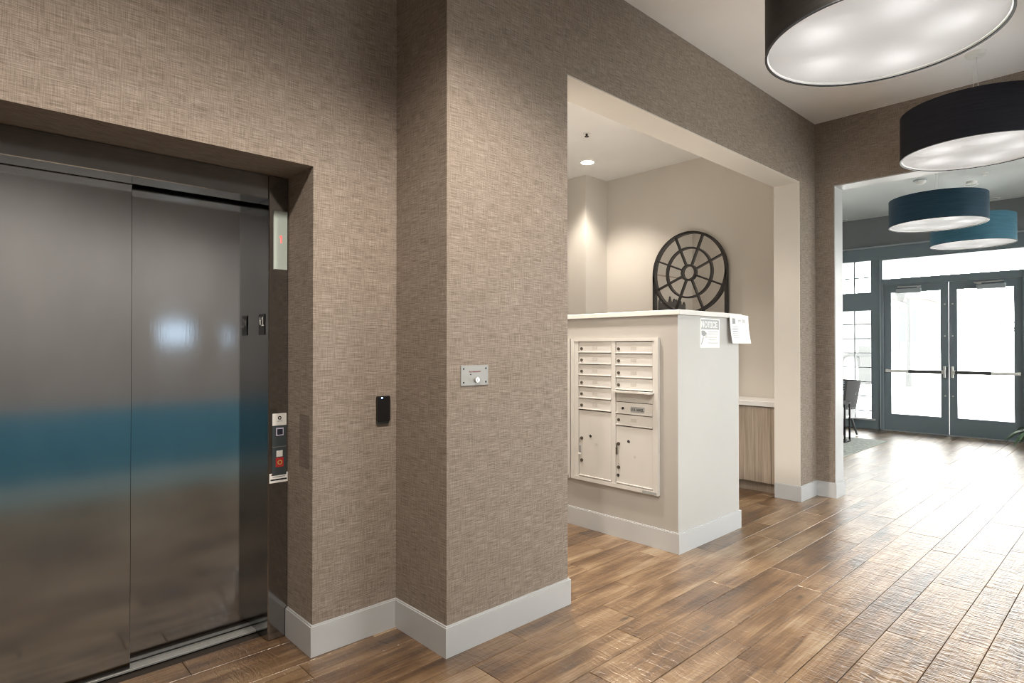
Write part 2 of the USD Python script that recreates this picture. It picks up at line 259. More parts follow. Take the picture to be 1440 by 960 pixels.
# small windows in the right wall
for i, (y0, y1, z0, z1) in enumerate(WIN):
    w = thing(f'window_{i + 1}', 'small white-framed window high in the right wall', None, (XR + .1, (y0 + y1) / 2, z0), kind='structure')
    p = shapely.box(y0, z0, y1, z1); fr = p.difference(p.buffer(-.02, join_style='mitre')); zm = z0 + (z1 - z0) * .22
    fr = unary_union([fr, shapely.box(y0, zm - .008, y1, zm + .008)])
    m = ext(fr, 0, .06); v = m.vertices; m.vertices = np.c_[XR + .06 + v[:, 2], v[:, 0], v[:, 1]]
    part('window_frame', m, 'white_trim', w); part('pane', bx(XR + .085, XR + .091, y0 + .015, y1 - .015, z0 + .015, z1 - .015), 'glass_tinted', w)

w = thing('window_6', 'wide mullioned lobby window in the right wall', None, (XR + .1, 4.2, .4), kind='structure')
p = shapely.box(BIGW[0], BIGW[2], BIGW[1], BIGW[3]); fr = p.difference(p.buffer(-.05, join_style='mitre')); fr = unary_union([fr, shapely.box(4.15, .4, 4.20, 2.7), shapely.box(2.75, 1.98, 5.60, 2.03)])
m = ext(fr, 0, .08); v = m.vertices; m.vertices = np.c_[XR + .06 + v[:, 2], v[:, 0], v[:, 1]]; part('window_frame', m, 'storefront', w)
for a, b in ((2.79, 4.16), (4.19, 5.56)):
    for c, d in ((.44, 1.99), (2.02, 2.66)): part('pane', bx(XR + .095, XR + .101, a, b, c, d), 'glass', w)

w = thing('window_7', 'wide mullioned side window of the vestibule', None, (1.5, 8.95, .2), kind='structure')
p = shapely.box(6.9, .2, 11.0, 2.85); fr = p.difference(p.buffer(-.05, join_style='mitre')); fr = unary_union([fr, shapely.box(8.24, .2, 8.29, 2.85), shapely.box(9.61, .2, 9.66, 2.85), shapely.box(6.9, 2.1, 11.0, 2.15)])
m = ext(fr, 0, .08); v = m.vertices; m.vertices = np.c_[1.46 + v[:, 2], v[:, 0], v[:, 1]]; part('window_frame', m, 'storefront', w)
for a, b in ((6.94, 8.25), (8.28, 9.62), (9.65, 10.96)):
    for c, d in ((.24, 2.11), (2.14, 2.81)): part('pane', bx(1.495, 1.501, a, b, c, d), 'glass', w)

# baseboards: runs with a chamfered top edge, offset to the room side of a polyline
def baseboard(name, pts, side, mat_='white_trim', BH=BH):
    l = LineString(pts)
    a = l.buffer(side * BT, single_sided=True, join_style='mitre'); b = l.buffer(side * (BT - .005), single_sided=True, join_style='mitre')
    m = man(ext(a, 0, BH - .006)) + man(ext(b, 0, BH))
    struct(name, m, mat_)
baseboard('baseboard_left', [(XF + .004, YE), (XE, YE), (XE, YA), (XW, YA), (XW, YO1), (XI, YO1)], -1)
baseboard('baseboard_elevator', [(XE, -4.0), (XE, YL), (XF + .004, YL)], -1)
baseboard('baseboard_back', [(XI, YO2), (XW, YO2), (XW, YC), (XC, YC), (XC, YCB), (XC - 1.5, YCB + .012)], -1)
baseboard('baseboard_right', [(XR - .012, YC), (XR - .012, -4.0)], -1, 'pale_teal_paint', BH=.2)
baseboard('baseboard_vestibule', [(-4.8, YCB + .012), (-4.8, YD - .1)], -1)
baseboard('baseboard_mailroom', [(-5.6, YO1), (-5.6, 5.664), (-4.745, 5.664)], -1)

# ------------------------------------------------------------------ floor of separate planks
fl = UsdGeom.Xform.Define(stage, '/World/floor'); setdata(fl.GetPrim(), 'wood-look plank floor of mixed wide and narrow boards', None, None, 'structure'); USED.setdefault('/World', {})['floor'] = 1
part('subfloor', mbox(-5.9, 1.7, -4.2, YD + .16, -.2, -.012), 'subfloor', '/World/floor')
edges = [-2.198, -2.048, -1.828, -1.670, -1.438, -1.293, -1.060, -.912, -.684, -.533]
knownY = {0: 2.006, 1: 1.684, 2: 2.418, 3: 2.011, 4: 2.73, 5: 2.59, 6: 3.148, 7: 3.372, 8: 3.515}
w, e = [.23, .148], list(edges); L = .8955
rows = [(e[i], e[i + 1], knownY[i]) for i in range(len(e) - 1)]
x, i = e[0], 0
while x > -5.8: rows.append((x - w[i % 2], x, 0.754 + .37 * i if i != 3 else 0.754)); x -= w[i % 2]; i += 1
x, i = e[-1], 0
while x < 1.5: rows.append((x, x + w[i % 2], 2.2 + .31 * i)); x += w[i % 2]; i += 1
def plank_mesh(x0, x1, y0, y1):
    g, c, z0 = .0011, .0018, rng.uniform(-.0006, .0004); x0 += g; x1 -= g; y0 += g; y1 -= g
    V = np.array([[x0 + c, y0 + c, z0], [x1 - c, y0 + c, z0], [x1 - c, y1 - c, z0], [x0 + c, y1 - c, z0],
                  [x0, y0, z0 - c], [x1, y0, z0 - c], [x1, y1, z0 - c], [x0, y1, z0 - c],
                  [x0, y0, -.011], [x1, y0, -.011], [x1, y1, -.011], [x0, y1, -.011]])
    f = [[0, 1, 2], [0, 2, 3]]
    for a in (0, 4):
        for k in range(4):
            j = (k + 1) % 4; f += [[a + 4 + k, a + 4 + j, a + j], [a + 4 + k, a + j, a + k]]
    f += [[8, 10, 9], [8, 11, 10]]
    return trimesh.Trimesh(V, f, process=False)
blocked = [(-5.9, XE - .3, -4.2, 1.6), (-5.9, XI, 1.66, 2.42)]
allp = []
for (x0, x1, yk) in rows:
    n0 = math.floor((-4.2 - yk) / L); y = yk + n0 * L
    while y < YD + .05:
        y0, y1 = max(y, -4.0), min(y + L, YD + .05); y += L
        if y1 - y0 < .05: continue
        xa, xb = max(x0, -5.8), min(x1, 1.5)
        if xb - xa < .02 or any(xa > b[0] and xb < b[1] and y0 > b[2] and y1 < b[3] for b in blocked): continue
        c = np.array([(xa + xb) / 2, (y0 + y1) / 2, -EYE]); z = c @ Fv; score = -1
        P = np.array([[a, b, -EYE] for a in (xa, xb) for b in (y0, y1)]); zz = P @ Fv
        if zz.min() > .3:
            u = 720 + FPX * (P @ R0) / zz; v = 480 - FPX * (P @ Uv) / zz
            if u.max() > 0 and u.min() < 1440 and v.min() < 960: score = np.prod([np.ptp(u), np.ptp(v)])
        allp.append((score, xa, xb, y0, y1))
allp.sort(key=lambda q: -q[0]); rest = []
# nothing of the planks in the shaft or hidden behind the pier is seen: they only fill the floor
for k, (s, *q) in enumerate(allp):
    if k < 285 and s > 0: part('plank', plank_mesh(*q), 'plank_wood', '/World/floor')
    else: rest.append(plank_mesh(*q))
part('planks', rest, 'plank_wood', '/World/floor', kind='stuff')

# ------------------------------------------------------------------ elevator
el = thing('elevator', 'brushed stainless steel elevator entrance with two sliding door panels', 'elevator', (-3.0, .565, 0))
DH = 2.103
part('door_panel', bx(-3.058, -3.030, .0, .570, .010, 2.16, .002), 'steel', el)
part('door_panel', bx(-3.104, -3.076, .562, 1.14, .014, 2.16, .002), 'steel', el)
part('jamb', bx(-3.12, XF, 1.101, YE - .002, 0, HE - .002, .003), 'steel', el)
part('jamb', bx(-3.12, XF, YL + .002, .030, 0, HE - .002, .003), 'steel', el)
part('header', bx(-3.03 + .012, XF, .031, 1.100, DH, HE - .002, .003), 'steel', el)
part('header_back', bx(-3.16, -3.12, .0, 1.14, 0, 2.20), 'gap_shade_black', el, label='black sheet standing in for the shaft darkness behind the steel door panels')  # black sheet, painted to give the darkness of the shaft
sl = man(bx(-3.14, -3.022, .03, 1.101, -.004, .006, .001))
for xg in (-3.071,): sl -= mbox(xg - .003, xg + .003, 0, 1.14, .001, .02)
part('sill', sl, 'steel_light', el, label='grooved aluminium sill')
part('edge_strip', bx(-3.0745, -3.0735, .5655, .5705, .012, 2.10), 'steel_light', el)

p = thing('floor_plate', 'small black star and number plate on the elevator jamb return', 'sign', (-2.958, 1.099, 1.455))
part('plate', bx(-2.996, -2.922, 1.0975, 1.1012, 1.455, 1.556, .001), 'black_plastic', p)
st = Polygon([((.016 if k % 2 == 0 else .0055) * math.sin(k * math.pi / 5) - 2.975, (.022 if k % 2 == 0 else .008) * math.cos(k * math.pi / 5) + 1.520) for k in range(10)])
part('star', platexz(st, 1.0962, 1.0976), 'white_plastic', p); part('numeral', textY('1', .044, -2.943, 1.0976, 1.520, .0014), 'white_plastic', p)

p = thing('hall_lantern', 'tall pale floor indicator with a red lit 1 beside the elevator', 'sign', (XF, 1.155, 1.768))
part('housing', bx(XF, XF + .004, 1.121, 1.190, 1.766, 2.053, .001), 'steel_light', p)
part('lens', bx(XF + .003, XF + .007, 1.123, 1.188, 1.769, 2.050, .001), 'pale_acrylic', p)
m = ext(Polygon([(1.1545, 1.897), (1.1605, 1.897), (1.1605, 1.933), (1.1560, 1.933), (1.1490, 1.926), (1.1490, 1.921), (1.1545, 1.925)]), 0, .001); v = m.vertices; m.vertices = np.c_[XF + .007 + v[:, 2], v[:, 0], v[:, 1]]
part('numeral', m, 'red_glow', p)

p = thing('call_station', 'elevator call button panel with pale card and red symbol', 'button panel', (XF, 1.155, .781))
part('faceplate', bx(XF, XF + .003, 1.120, 1.188, .781, 1.019, .001), 'panel_steel', p)
part('seam', bx(XF + .0025, XF + .0036, 1.120, 1.188, .9165, .9185), 'steel_light', p)
lb = part('reader_card', bx(XF, XF + .004, 1.120, 1.188, 1.019, 1.077, .001), 'white_plastic', p, label='pale card at the top of the panel')
t = np.linspace(0, 2 * np.pi, 40, endpoint=False)
def ringX(y, z, r0, r1, x0, x1):
    m = ext(Point(y, z).buffer(r1, 24).difference(Point(y, z).buffer(r0, 24)) if r0 > 0 else Point(y, z).buffer(r1, 24), 0, x1 - x0); v = m.vertices; m.vertices = np.c_[x0 + v[:, 2], v[:, 0], v[:, 1]]; return m
part('ring_mark', ringX(1.154, 1.056, .0045, .0085, XF + .004, XF + .005), 'black_print', lb); part('mark_line', bx(XF + .004, XF + .0047, 1.142, 1.167, 1.039, 1.0415), 'grey_print', lb)
b = part('button', bx(XF + .002, XF + .006, 1.137, 1.173, .970, 1.008, .001), 'lilac_edge', p, label='pale square button ring'); part('button_cap', bx(XF + .005, XF + .0072, 1.1415, 1.1685, .9755, 1.0025, .001), 'navy_screen', b)
part('key_switch', bx(XF + .002, XF + .005, 1.139, 1.169, .869, .899, .001), 'white_plastic', p, label='small pale square switch')
b = part('fire_symbol', bx(XF + .002, XF + .0045, 1.136, 1.174, .820, .865, .001), 'red_print', p, label='red square fire symbol'); part('symbol_ring', ringX(1.155, .842, .007, .0115, XF + .0045, XF + .0055), 'gold_print', b)
b = thing('warning_sticker', 'white sticker with red band under the call buttons', 'sticker', (XF, 1.15, .744))
part('sheet', bx(XF, XF + .0012, 1.107, 1.195, .746, .792), 'paper', b); part('red_band', bx(XF + .0012, XF + .0018, 1.116, 1.188, .781, .789), 'dark_red_print', b)
part('print_line', bx(XF + .0012, XF + .0018, 1.122, 1.182, .7725, .7755), 'grey_print', b); part('print_line', bx(XF + .0012, XF + .0018, 1.112, 1.190, .757, .764), 'black_print', b)
# a worn rectangle of wallpaper in the reveal
part('wallpaper_patch', bx(-2.745, -2.640, YE - .0015, YE + .004, .840, 1.083), 'grasscloth_worn', '/World', label='dark scuffed rectangle of wallpaper in the elevator reveal', cat='wallpaper patch')

p = thing('card_reader', 'small black card reader on the wallpaper beside the elevator', 'card reader', (XE, 1.555, 1.02))
part('body', bx(XE - .001, XE + .022, 1.520, 1.590, 1.030, 1.155, .004), 'black_plastic', p); part('base', bx(XE - .001, XE + .012, 1.521, 1.589, 1.018, 1.034, .002), 'panel_steel', p)
part('indicator_light', bx(XE + .0205, XE + .0228, 1.536, 1.546, 1.143, 1.151), 'blue_led', p)

p = thing('key_switch_plate', 'steel fire key switch plate with red lettering on the pier', 'plate', (XW, 1.797, 1.214))
part('plate', bx(XW - .001, XW + .005, 1.713, 1.880, 1.215, 1.311, .002), 'steel_light', p)
for yy in (1.729, 1.864):
    for zz in (1.231, 1.295): part('screw', cyl((XW + .004, yy, zz), (XW + .0065, yy, zz), .0042, 12), 'dark_metal', p)
part('lettering', textX('FIRE EMERGENCY', .0062, XW + .005, 1.797, 1.281, .0006, True), 'dark_red_print', p)
part('pilot_light', cyl((XW + .004, 1.771, 1.268), (XW + .007, 1.771, 1.268), .003, 10), 'dark_metal', p)
k = part('key_cylinder', cyl((XW + .004, 1.804, 1.242), (XW + .017, 1.804, 1.242), .0115, 20), 'chrome', p); part('keyway', bx(XW + .0168, XW + .0175, 1.8025, 1.8055, 1.236, 1.248), 'gap_shade_black', k)

# ------------------------------------------------------------------ mail island with its two mailbox units
YM, YM2, XM = 3.588, 4.450, -2.198
isl = thing('mail_island', 'freestanding cream mailbox island with white top slab and baseboard', 'mail island', (-3.2, 4.02, 0))
part('body', mbox(-4.35, XM - .004, YM, YM2, 0, 1.615), 'island_paint', isl)
part('end_panel', mbox(XM - .004, XM, YM - .0015, YM2, 0, 1.615), 'island_white', isl, label='white painted end panel')
l = LineString([(-4.35, YM), (XM, YM), (XM, YM2), (-4.35, YM2)])
part('skirting', man(ext(l.buffer(-BT, single_sided=True, join_style='mitre'), 0, BH - .006)) + man(ext(l.buffer(-(BT - .005), single_sided=True, join_style='mitre'), 0, BH)), 'white_trim', isl)
part('corner_bead', bx(XM - .003, XM + .0015, YM - .003, YM + .001, BH, 1.614), 'white_trim', isl)
part('top_slab', bx(-4.37, XM + .022, YM - .022, YM2 + .015, 1.613, 1.648, .003), 'quartz', isl)

def lockY(x, z, y, r=.011): return cyl((x, y, z), (x, y - .008, z), r, 16)
def mailbox(dx, label):
    u = thing('mailbox_unit', label, 'mailbox', (-2.74 + dx, YM, .366))
    Y0 = YM - .026                     # face of the trim
    def P(n, m, mt='mailbox_metal', par=None, lb=None): m = tri(m).copy(); m.apply_translation([dx, 0, 0]); return part(n, m, mt, par or u, label=lb)
    P('trim_frame', ring_plate(-3.136, -2.342, .366, 1.460, (.030, .028, .026, .022), Y0, YM))
    P('inner_frame', ring_plate(-3.106, -2.370, .392, 1.438, (.042, .018, .004, .004), Y0 + .006, YM))
    P('back_panel', bx(-3.110, -2.366, Y0 + .020, YM, .385, 1.445), 'gap_shade_black', lb='panel painted black for the shade behind the little doors')  # solid panel, its black paints the shade in the door gaps
    P('centre_post', bx(-2.746, -2.708, Y0 + .005, YM, .392, 1.436, .002))
    def door(x0, x1, z0, z1, name='mail_door'):
        d = P(name, [bx(x0, x1, Y0 + .010, Y0 + .024, z0, z1, .002), bx(x0, x1, Y0 + .001, Y0 + .012, z0 + .001, z0 + .010, .002)]); return d
    for i in range(6):
        z1 = 1.434 - .0873 * i; d = door(-3.062, -2.750, z1 - .0853, z1)
        P('lock', lockY(-3.033, z1 - .053, Y0 + .011), 'lock_metal', d); P('number_tag', bx(-2.930, -2.880, Y0 + .0093, Y0 + .012, z1 - .058, z1 - .034), 'embossed', d)
    for i in range(4):
        z1 = 1.431 - .0877 * i; d = door(-2.705, -2.390, z1 - .0857, z1)
        P('lock', lockY(-2.680, z1 - .050, Y0 + .011), 'lock_metal', d); P('number_tag', bx(-2.575, -2.525, Y0 + .0093, Y0 + .012, z1 - .058, z1 - .034), 'embossed', d)
    fl_ = Polygon([(-2.712, Y0 + .012), (-2.700, Y0 - .048), (-2.388, Y0 - .048), (-2.372, Y0 + .012)])
    d = P('outgoing_flap', ext(fl_, 1.066, 1.078)); P('slot', bx(-2.60, -2.49, Y0 - .032, Y0 - .022, 1.0775, 1.0785), 'dark_metal', d)
    P('blank_panel', bx(-2.705, -2.390, Y0 + .010, Y0 + .024, .996, 1.066, .002))
    d = door(-2.705, -2.390, .908, .992); P('lock', lockY(-2.642, .950, Y0 + .011, .009), 'black_plastic', d)
    pl = P('mail_plate', bx(-2.576, -2.458, Y0 + .0075, Y0 + .011, .926, .966, .001), 'grey_print', d); P('lettering', textY('U.S. MAIL', .017, -2.517, Y0 + .0076, .946, .0012, True), 'black_print', d)
    d = door(-2.705, -2.390, .823, .905); P('lock', lockY(-2.680, .862, Y0 + .011), 'lock_metal', d); P('number_tag', bx(-2.575, -2.525, Y0 + .0093, Y0 + .012, .855, .879), 'embossed', d)
    d = door(-3.062, -2.750, .398, .907, 'parcel_door')
    for z in (.690, .520): P('lock', lockY(-3.033, z, Y0 + .011, .0125), 'lock_metal', d)
    P('sticker_dot', cyl((-2.946, Y0 + .011, .714), (-2.946, Y0 + .006, .714), .0105, 14), 'black_print', d); P('key', [bx(-3.050, -3.043, Y0 - .002, Y0 + .002, .655, .690, .001), bx(-3.054, -3.036, Y0 - .001, Y0 + .003, .572, .632, .002)], 'steel_light', d); P('key_tag', bx(-3.062, -3.035, Y0 - .003, Y0 + .001, .564, .577, .001), 'white_plastic', d); P('number_tag', cyl((-2.887, Y0 + .011, .655), (-2.887, Y0 + .0093, .655), .011, 14), 'embossed', d)
    d = door(-2.705, -2.390, .398, .818, 'parcel_door')
    for z in (.687, .516): P('lock', lockY(-2.681, z, Y0 + .011, .0125), 'lock_metal', d)
    P('key', [bx(-2.694, -2.686, Y0 - .003, Y0 + .002, .650, .690, .001), bx(-2.702, -2.684, Y0 - .004, Y0 + .001, .610, .660, .003)], 'lock_metal', d); P('latch_strip', bx(-2.690, -2.674, Y0 + .006, Y0 + .011, .540, .605, .002), 'embossed', d)
    P('sticker_dot', cyl((-2.593, Y0 + .011, .713), (-2.593, Y0 + .006, .713), .0105, 14), 'black_print', d); P('sticker_dot', cyl((-2.686, Y0 + .011, .457), (-2.686, Y0 + .006, .457), .0115, 14), 'black_print', d); P('number_tag', cyl((-2.541, Y0 + .011, .607), (-2.541, Y0 + .0093, .607), .011, 14), 'embossed', d)
    P('maker_sticker', bx(-2.470, -2.352, Y0 - .0008, Y0 + .002, .369, .386), 'grey_print')
    return u
mailbox(0, 'beige locked mailbox unit nearest the island corner with outgoing flap')
mailbox(-.806, 'beige mailbox unit half hidden behind the wallpapered pier')

def printed(par, rows, x, y0, y1, mt='grey_print'):
    for z, h, a, b in rows: part('print_line', bx(x, x + .0005, y0 + a * (y1 - y0), y0 + b * (y1 - y0), z, z + h), mt, par)
p = thing('notice_sign', 'small grey and white NOTICE camera sign on the island end', 'sign', (XM, 4.011, 1.388))
xs = XM + .0025
part('sheet', bx(XM, xs, 3.873, 4.150, 1.390, 1.600), 'paper', p); hd = part('header', bx(xs, xs + .0006, 3.883, 4.118, 1.521, 1.592), 'notice_header', p); part('lettering', textX('NOTICE', .043, xs + .0006, 4.000, 1.556, .0006, True), 'paper', hd)
part('header_edge', bx(xs, xs + .0008, 4.124, 4.134, 1.520, 1.590), 'black_print', p)
cm = unary_union([Polygon([(3.890, 1.512), (3.930, 1.512), (3.965, 1.490), (3.945, 1.475), (3.912, 1.470), (3.890, 1.485)]), Polygon([(3.912, 1.465), (3.922, 1.462), (3.892, 1.412), (3.884, 1.416)])])
m = ext(cm, 0, .0006); v = m.vertices; m.vertices = np.c_[xs + v[:, 2], v[:, 0], v[:, 1]]; part('camera_symbol', m, 'grey_print', p); part('camera_lens', ringX(3.955, 1.473, .006, .014, xs + .0006, xs + .001), 'pale_grey_print', p)
printed(p, [(1.500, .008, .40, .90), (1.484, .006, .38, .92), (1.462, .006, .36, .86), (1.443, .006, .42, .80), (1.420, .007, .38, .92)], xs, 3.873, 4.150, 'pale_grey_print')
# a flyer taped to the edge of the slab, its foot curling forward and past the corner
nz, ny = 8, 8; V = []
for i in range(nz):
    for j in range(ny):
        a, b = i / (nz - 1), j / (ny - 1); V.append([XM + .0245 + .022 * a * a + .018 * b, 4.262 + .262 * b + .004 * a, 1.643 - .222 * a - .008 * b * (1 - a)])
V = np.array(V); fq = [[i * ny + j, i * ny + j + 1, (i + 1) * ny + j + 1, (i + 1) * ny + j] for i in range(nz - 1) for j in range(ny - 1)]
fq = np.array(fq); n_ = len(V); Vb = V - [.0012, 0, 0]
ft = [[a, c, b] for a, b, c, d in fq] + [[a, d, c] for a, b, c, d in fq] + [[n_ + a, n_ + b, n_ + c] for a, b, c, d in fq] + [[n_ + a, n_ + c, n_ + d] for a, b, c, d in fq]
rim = [j for j in range(ny)] + [i * ny + ny - 1 for i in range(1, nz)] + [(nz - 1) * ny + j for j in range(ny - 2, -1, -1)] + [i * ny for i in range(nz - 2, 0, -1)]
for k in range(len(rim)): a, b = rim[k], rim[(k + 1) % len(rim)]; ft += [[a, b, n_ + b], [a, n_ + b, n_ + a]]
sh = trimesh.Trimesh(np.vstack([V, Vb]), ft, process=False); sh.fix_normals()
fy = thing('paper_flyer', 'curling white paper flyer taped to the island top edge', 'paper', (XM + .03, 4.39, 1.42)); part('sheet', sh, 'paper', fy)
def onflyer(a0, a1, b0, b1, mt, nm='print_line'):
    q = []
    for a in (a0, a1):
        for b in (b0, b1): q.append([XM + .0245 + .022 * a * a + .018 * b, 4.262 + .262 * b + .004 * a, 1.643 - .222 * a - .008 * b * (1 - a)])
    q = np.array(q) + [.0008, 0, 0]; q2 = q + [.0006, 0, 0]; part(nm, trimesh.convex.convex_hull(np.vstack([q, q2])), mt, fy)
onflyer(.14, .33, .12, .27, 'grey_print', 'emblem'); onflyer(.17, .24, .42, .60, 'pale_grey_print'); onflyer(.15, .28, .66, .80, 'pale_grey_print')
for k in range(6): onflyer(.42 + .075 * k, .445 + .075 * k, .10, .42 - .02 * (k % 3), 'grey_print' if k in (1, 2) else 'pale_grey_print')

# ------------------------------------------------------------------ mail room back: cabinet, counter, canvas, arched window frame
YB = YC + .12
cb = thing('base_cabinet', 'grey-brown wood grain base cabinet along the mail room back wall', 'cabinet', (-3.58, 5.87, 0))
part('carcass', mbox(-4.743, XI - .022, 5.682, YB - .004, .095, .822), 'laminate', cb); part('toe_kick', mbox(-4.743, XI - .022, 5.712, YB - .01, 0, .0945), 'laminate', cb)
xs_ = [-4.74, -4.17, -3.60, -3.035, -2.480]
for i in range(4): part('door', bx(xs_[i] + .0025, xs_[i + 1] - .0025, 5.662, 5.681, .098, .820, .001), 'laminate', cb)
part('filler', bx(-2.478, XI - .023, 5.662, 5.681, .098, .820, .001), 'laminate', cb)
part('countertop', bx(-4.744, XI - .022, 5.645, YB - .003, .8245, .874, .003), 'quartz', '/World', label='pale stone countertop on the grain laminate cabinet', cat='countertop')
AX, AZ, AR = -3.556, 2.224, .448
ar = thing('arched_mirror', 'arched mirror with black iron wheel-spoke frame against the wall', 'mirror', (AX, 6.03, .875))
part('mirror_glass', platexz(unary_union([Point(AX, AZ).buffer(AR, 48), sbox(AX - AR, .885, AX + AR, AZ)]), 6.036, 6.042), 'mirror', ar, label='clear mirror glass')
th = np.linspace(0, 2 * np.pi, 97)[:-1]
def ringXZ(r, w, y0, y1): return platexz(Point(AX, AZ).buffer(r + w / 2, 40).difference(Point(AX, AZ).buffer(r - w / 2, 40)), y0, y1)
part('outer_ring', ringXZ(AR, .026, 6.005, 6.046), 'black_iron', ar); part('middle_ring', ringXZ(AR * .62, .020, 6.014, 6.0365), 'black_iron', ar); part('hub', ringXZ(.082, .022, 6.012, 6.0365), 'black_iron', ar)
for k in range(8):
    a = math.radians(22.5 + 45 * k); d = np.array([math.cos(a), math.sin(a)]); n = np.array([-d[1], d[0]]) * .009
    q = [d * .085 + n, d * (AR - .008) + n, d * (AR - .008) - n, d * .085 - n]; part('spoke', platexz(Polygon([(AX + a_, AZ + b_) for a_, b_ in q]), 6.018, 6.0365), 'black_iron', ar)
for s in (-1, 1): part('leg', bx(AX + s * AR - .014, AX + s * AR + .014, 6.005, 6.046, .875, AZ, .002), 'black_iron', ar)
part('mullion', bx(AX + .165, AX + .185, 6.016, 6.0365, .89, AZ - AR * .91), 'black_iron', ar); part('foot_rail', bx(AX - AR + .014, AX + AR - .014, 6.008, 6.045, .876, .90, .002), 'black_iron', ar)
# on the side wall, seen in the arched mirror
cr = [(2.74, 1.35)]
for q, z in [(0, 2.12), (.03, 2.17), (.05, 2.12), (.12, 2.12), (.14, 2.18), (.16, 2.12), (.24, 2.13), (.27, 2.20), (.30, 2.16), (.34, 2.21), (.38, 2.14), (.44, 2.16), (.47, 2.24), (.50, 2.15), (.60, 2.12), (.63, 2.17), (.66, 2.11), (.76, 2.12), (.78, 2.18), (.80, 2.12)]: cr.append((2.74 + q, z))
cr.append((3.54, 1.35)); m = ext(Polygon(cr), 0, .03); v = m.vertices; m.vertices = np.c_[-5.599 + v[:, 2], v[:, 0], v[:, 1]]; m.fix_normals()
part('wall_relief', m, 'iron_grey', '/World', label='grey jagged-topped relief seen in the arched mirror', cat='wall decor')
struct('trim_4', bx(-5.601, -5.585, YO1 + .006, 5.66, 2.565, 2.585), 'laminate')

# ------------------------------------------------------------------ drum pendants
def pendant(cx, cy, zb, hh, ceil, mt, label, D=.914):
    r = D / 2; p = thing('drum_pendant', label, 'pendant light', (cx, cy, zb)); c = (cx, cy, 0)
    part('shade', lathe([(r - .006, zb), (r, zb), (r, zb + hh), (r - .006, zb + hh), (r - .006, zb)], c, 128), mt, p, smooth=30)
    part('lining', lathe([(r - .0075, zb + .001), (r - .0062, zb + .001), (r - .0062, zb + hh - .001), (r - .0075, zb + hh - .001), (r - .0075, zb + .001)], c, 96), 'shade_lining', p, smooth=30)
    part('rim', lathe([(r - .009, zb - .002), (r + .001, zb - .002), (r + .001, zb + .003), (r - .009, zb + .003), (r - .009, zb - .002)], c, 128), 'rim_dark', p, smooth=30)
    dz = zb + .012
    part('diffuser', lathe([(0, dz), (r - .013, dz), (r - .013, dz + .003), (0, dz + .003)], c, 96), 'diffuser', p)
    part('top_diffuser', lathe([(.03, zb + hh - .02), (r - .008, zb + hh - .02), (r - .008, zb + hh - .017), (.03, zb + hh - .017), (.03, zb + hh - .02)], c, 96), 'diffuser', p)
    zs = zb + .11
    part('lamp_holder', [lathe([(0, zs + .05), (.03, zs + .05), (.03, zb + hh), (0, zb + hh)], c, 24)] + [cyl((cx, cy, zs + .065), (cx + .27 * math.cos(a), cy + .27 * math.sin(a), zs + .065), .008, 8) for a in np.arange(5) * 2 * math.pi / 5 + .3], 'white_plastic', p)
    for a in np.arange(5) * 2 * math.pi / 5 + .3:
        b = trimesh.creation.icosphere(2, .034); b.apply_translation((cx + .27 * math.cos(a), cy + .27 * math.sin(a), zs + .02)); part('bulb', b, 'bulb_glow', p, smooth=True)
    part('canopy', lathe([(0, ceil - .028), (.055, ceil - .028), (.065, ceil), (0, ceil)], c, 32), 'white_plastic', p)
    for q in (-.018, .018):
        part('cable', cyl((cx + q * .3, cy + q * .3, ceil - .02), (cx + q, cy + q, zb + hh - .018), .0022, 6), 'white_plastic', p)
pendant(-.808, 2.935, 2.725, .330, HC, 'veneer_black', 'largest nearest black drum pendant with white diffuser, cut off by the picture top')
pendant(-.864, 5.345, 2.783, .318, HC, 'veneer_daylit_navy', 'second black drum pendant hanging just before the cross wall')
pendant(-1.643, 8.00, 2.750, .296, HV, 'veneer_sky_haze_blue', 'dark drum pendant with sky reflection painted blue on it, nearer in the vestibule, its cord above the wall opening')
pendant(-1.634, 9.82, 2.740, .350, HV, 'veneer_sky_haze_teal', 'dark drum pendant with brighter sky haze painted on it, farther back, closest to the street doors')

# ------------------------------------------------------------------ recessed downlights, sprinklers
def downlight(x, y, z, power, label, color=WARM, cone=62., soft=.6, lit=True, grp=None):
    p = thing('downlight', label, 'ceiling light', (x, y, z), group=grp)
    part('trim_ring', lathe([(.062, z - .004), (.082, z - .006), (.086, z + .002), (.062, z + .002), (.062, z - .004)], (x, y, 0), 40), 'white_plastic', p, smooth=40)
    part('lens', lathe([(0, z - .003), (.062, z - .003), (.062, z + .001), (0, z + .001)], (x, y, 0), 40), 'lens_glow' if lit else 'pale_acrylic', p)
    if lit:
        s = UsdLux.SphereLight.Define(stage, p + '/lamp'); s.CreateRadiusAttr(.09); s.CreateIntensityAttr(power); s.CreateColorAttr(Gf.Vec3f(*color)); s.CreateNormalizeAttr(True)
        sa = UsdLux.ShapingAPI.Apply(s.GetPrim()); sa.CreateShapingConeAngleAttr(cone); sa.CreateShapingConeSoftnessAttr(soft)
        s.AddTranslateOp().Set(Gf.Vec3d(0, 0, -.06))
downlight(-4.404, 5.288, HC, MAILROOM_W, 'lit round downlight over the mail room back corner', cone=56.)
downlight(-2.70, 4.15, HC, MAILROOM_W * 1.0, 'lit mail room downlight hidden above the wide opening', cone=56.)
downlight(-2.98, 3.05, HC, MAILROOM_W * 3.2, 'lit mail room downlight hidden behind the pier', cone=56.)
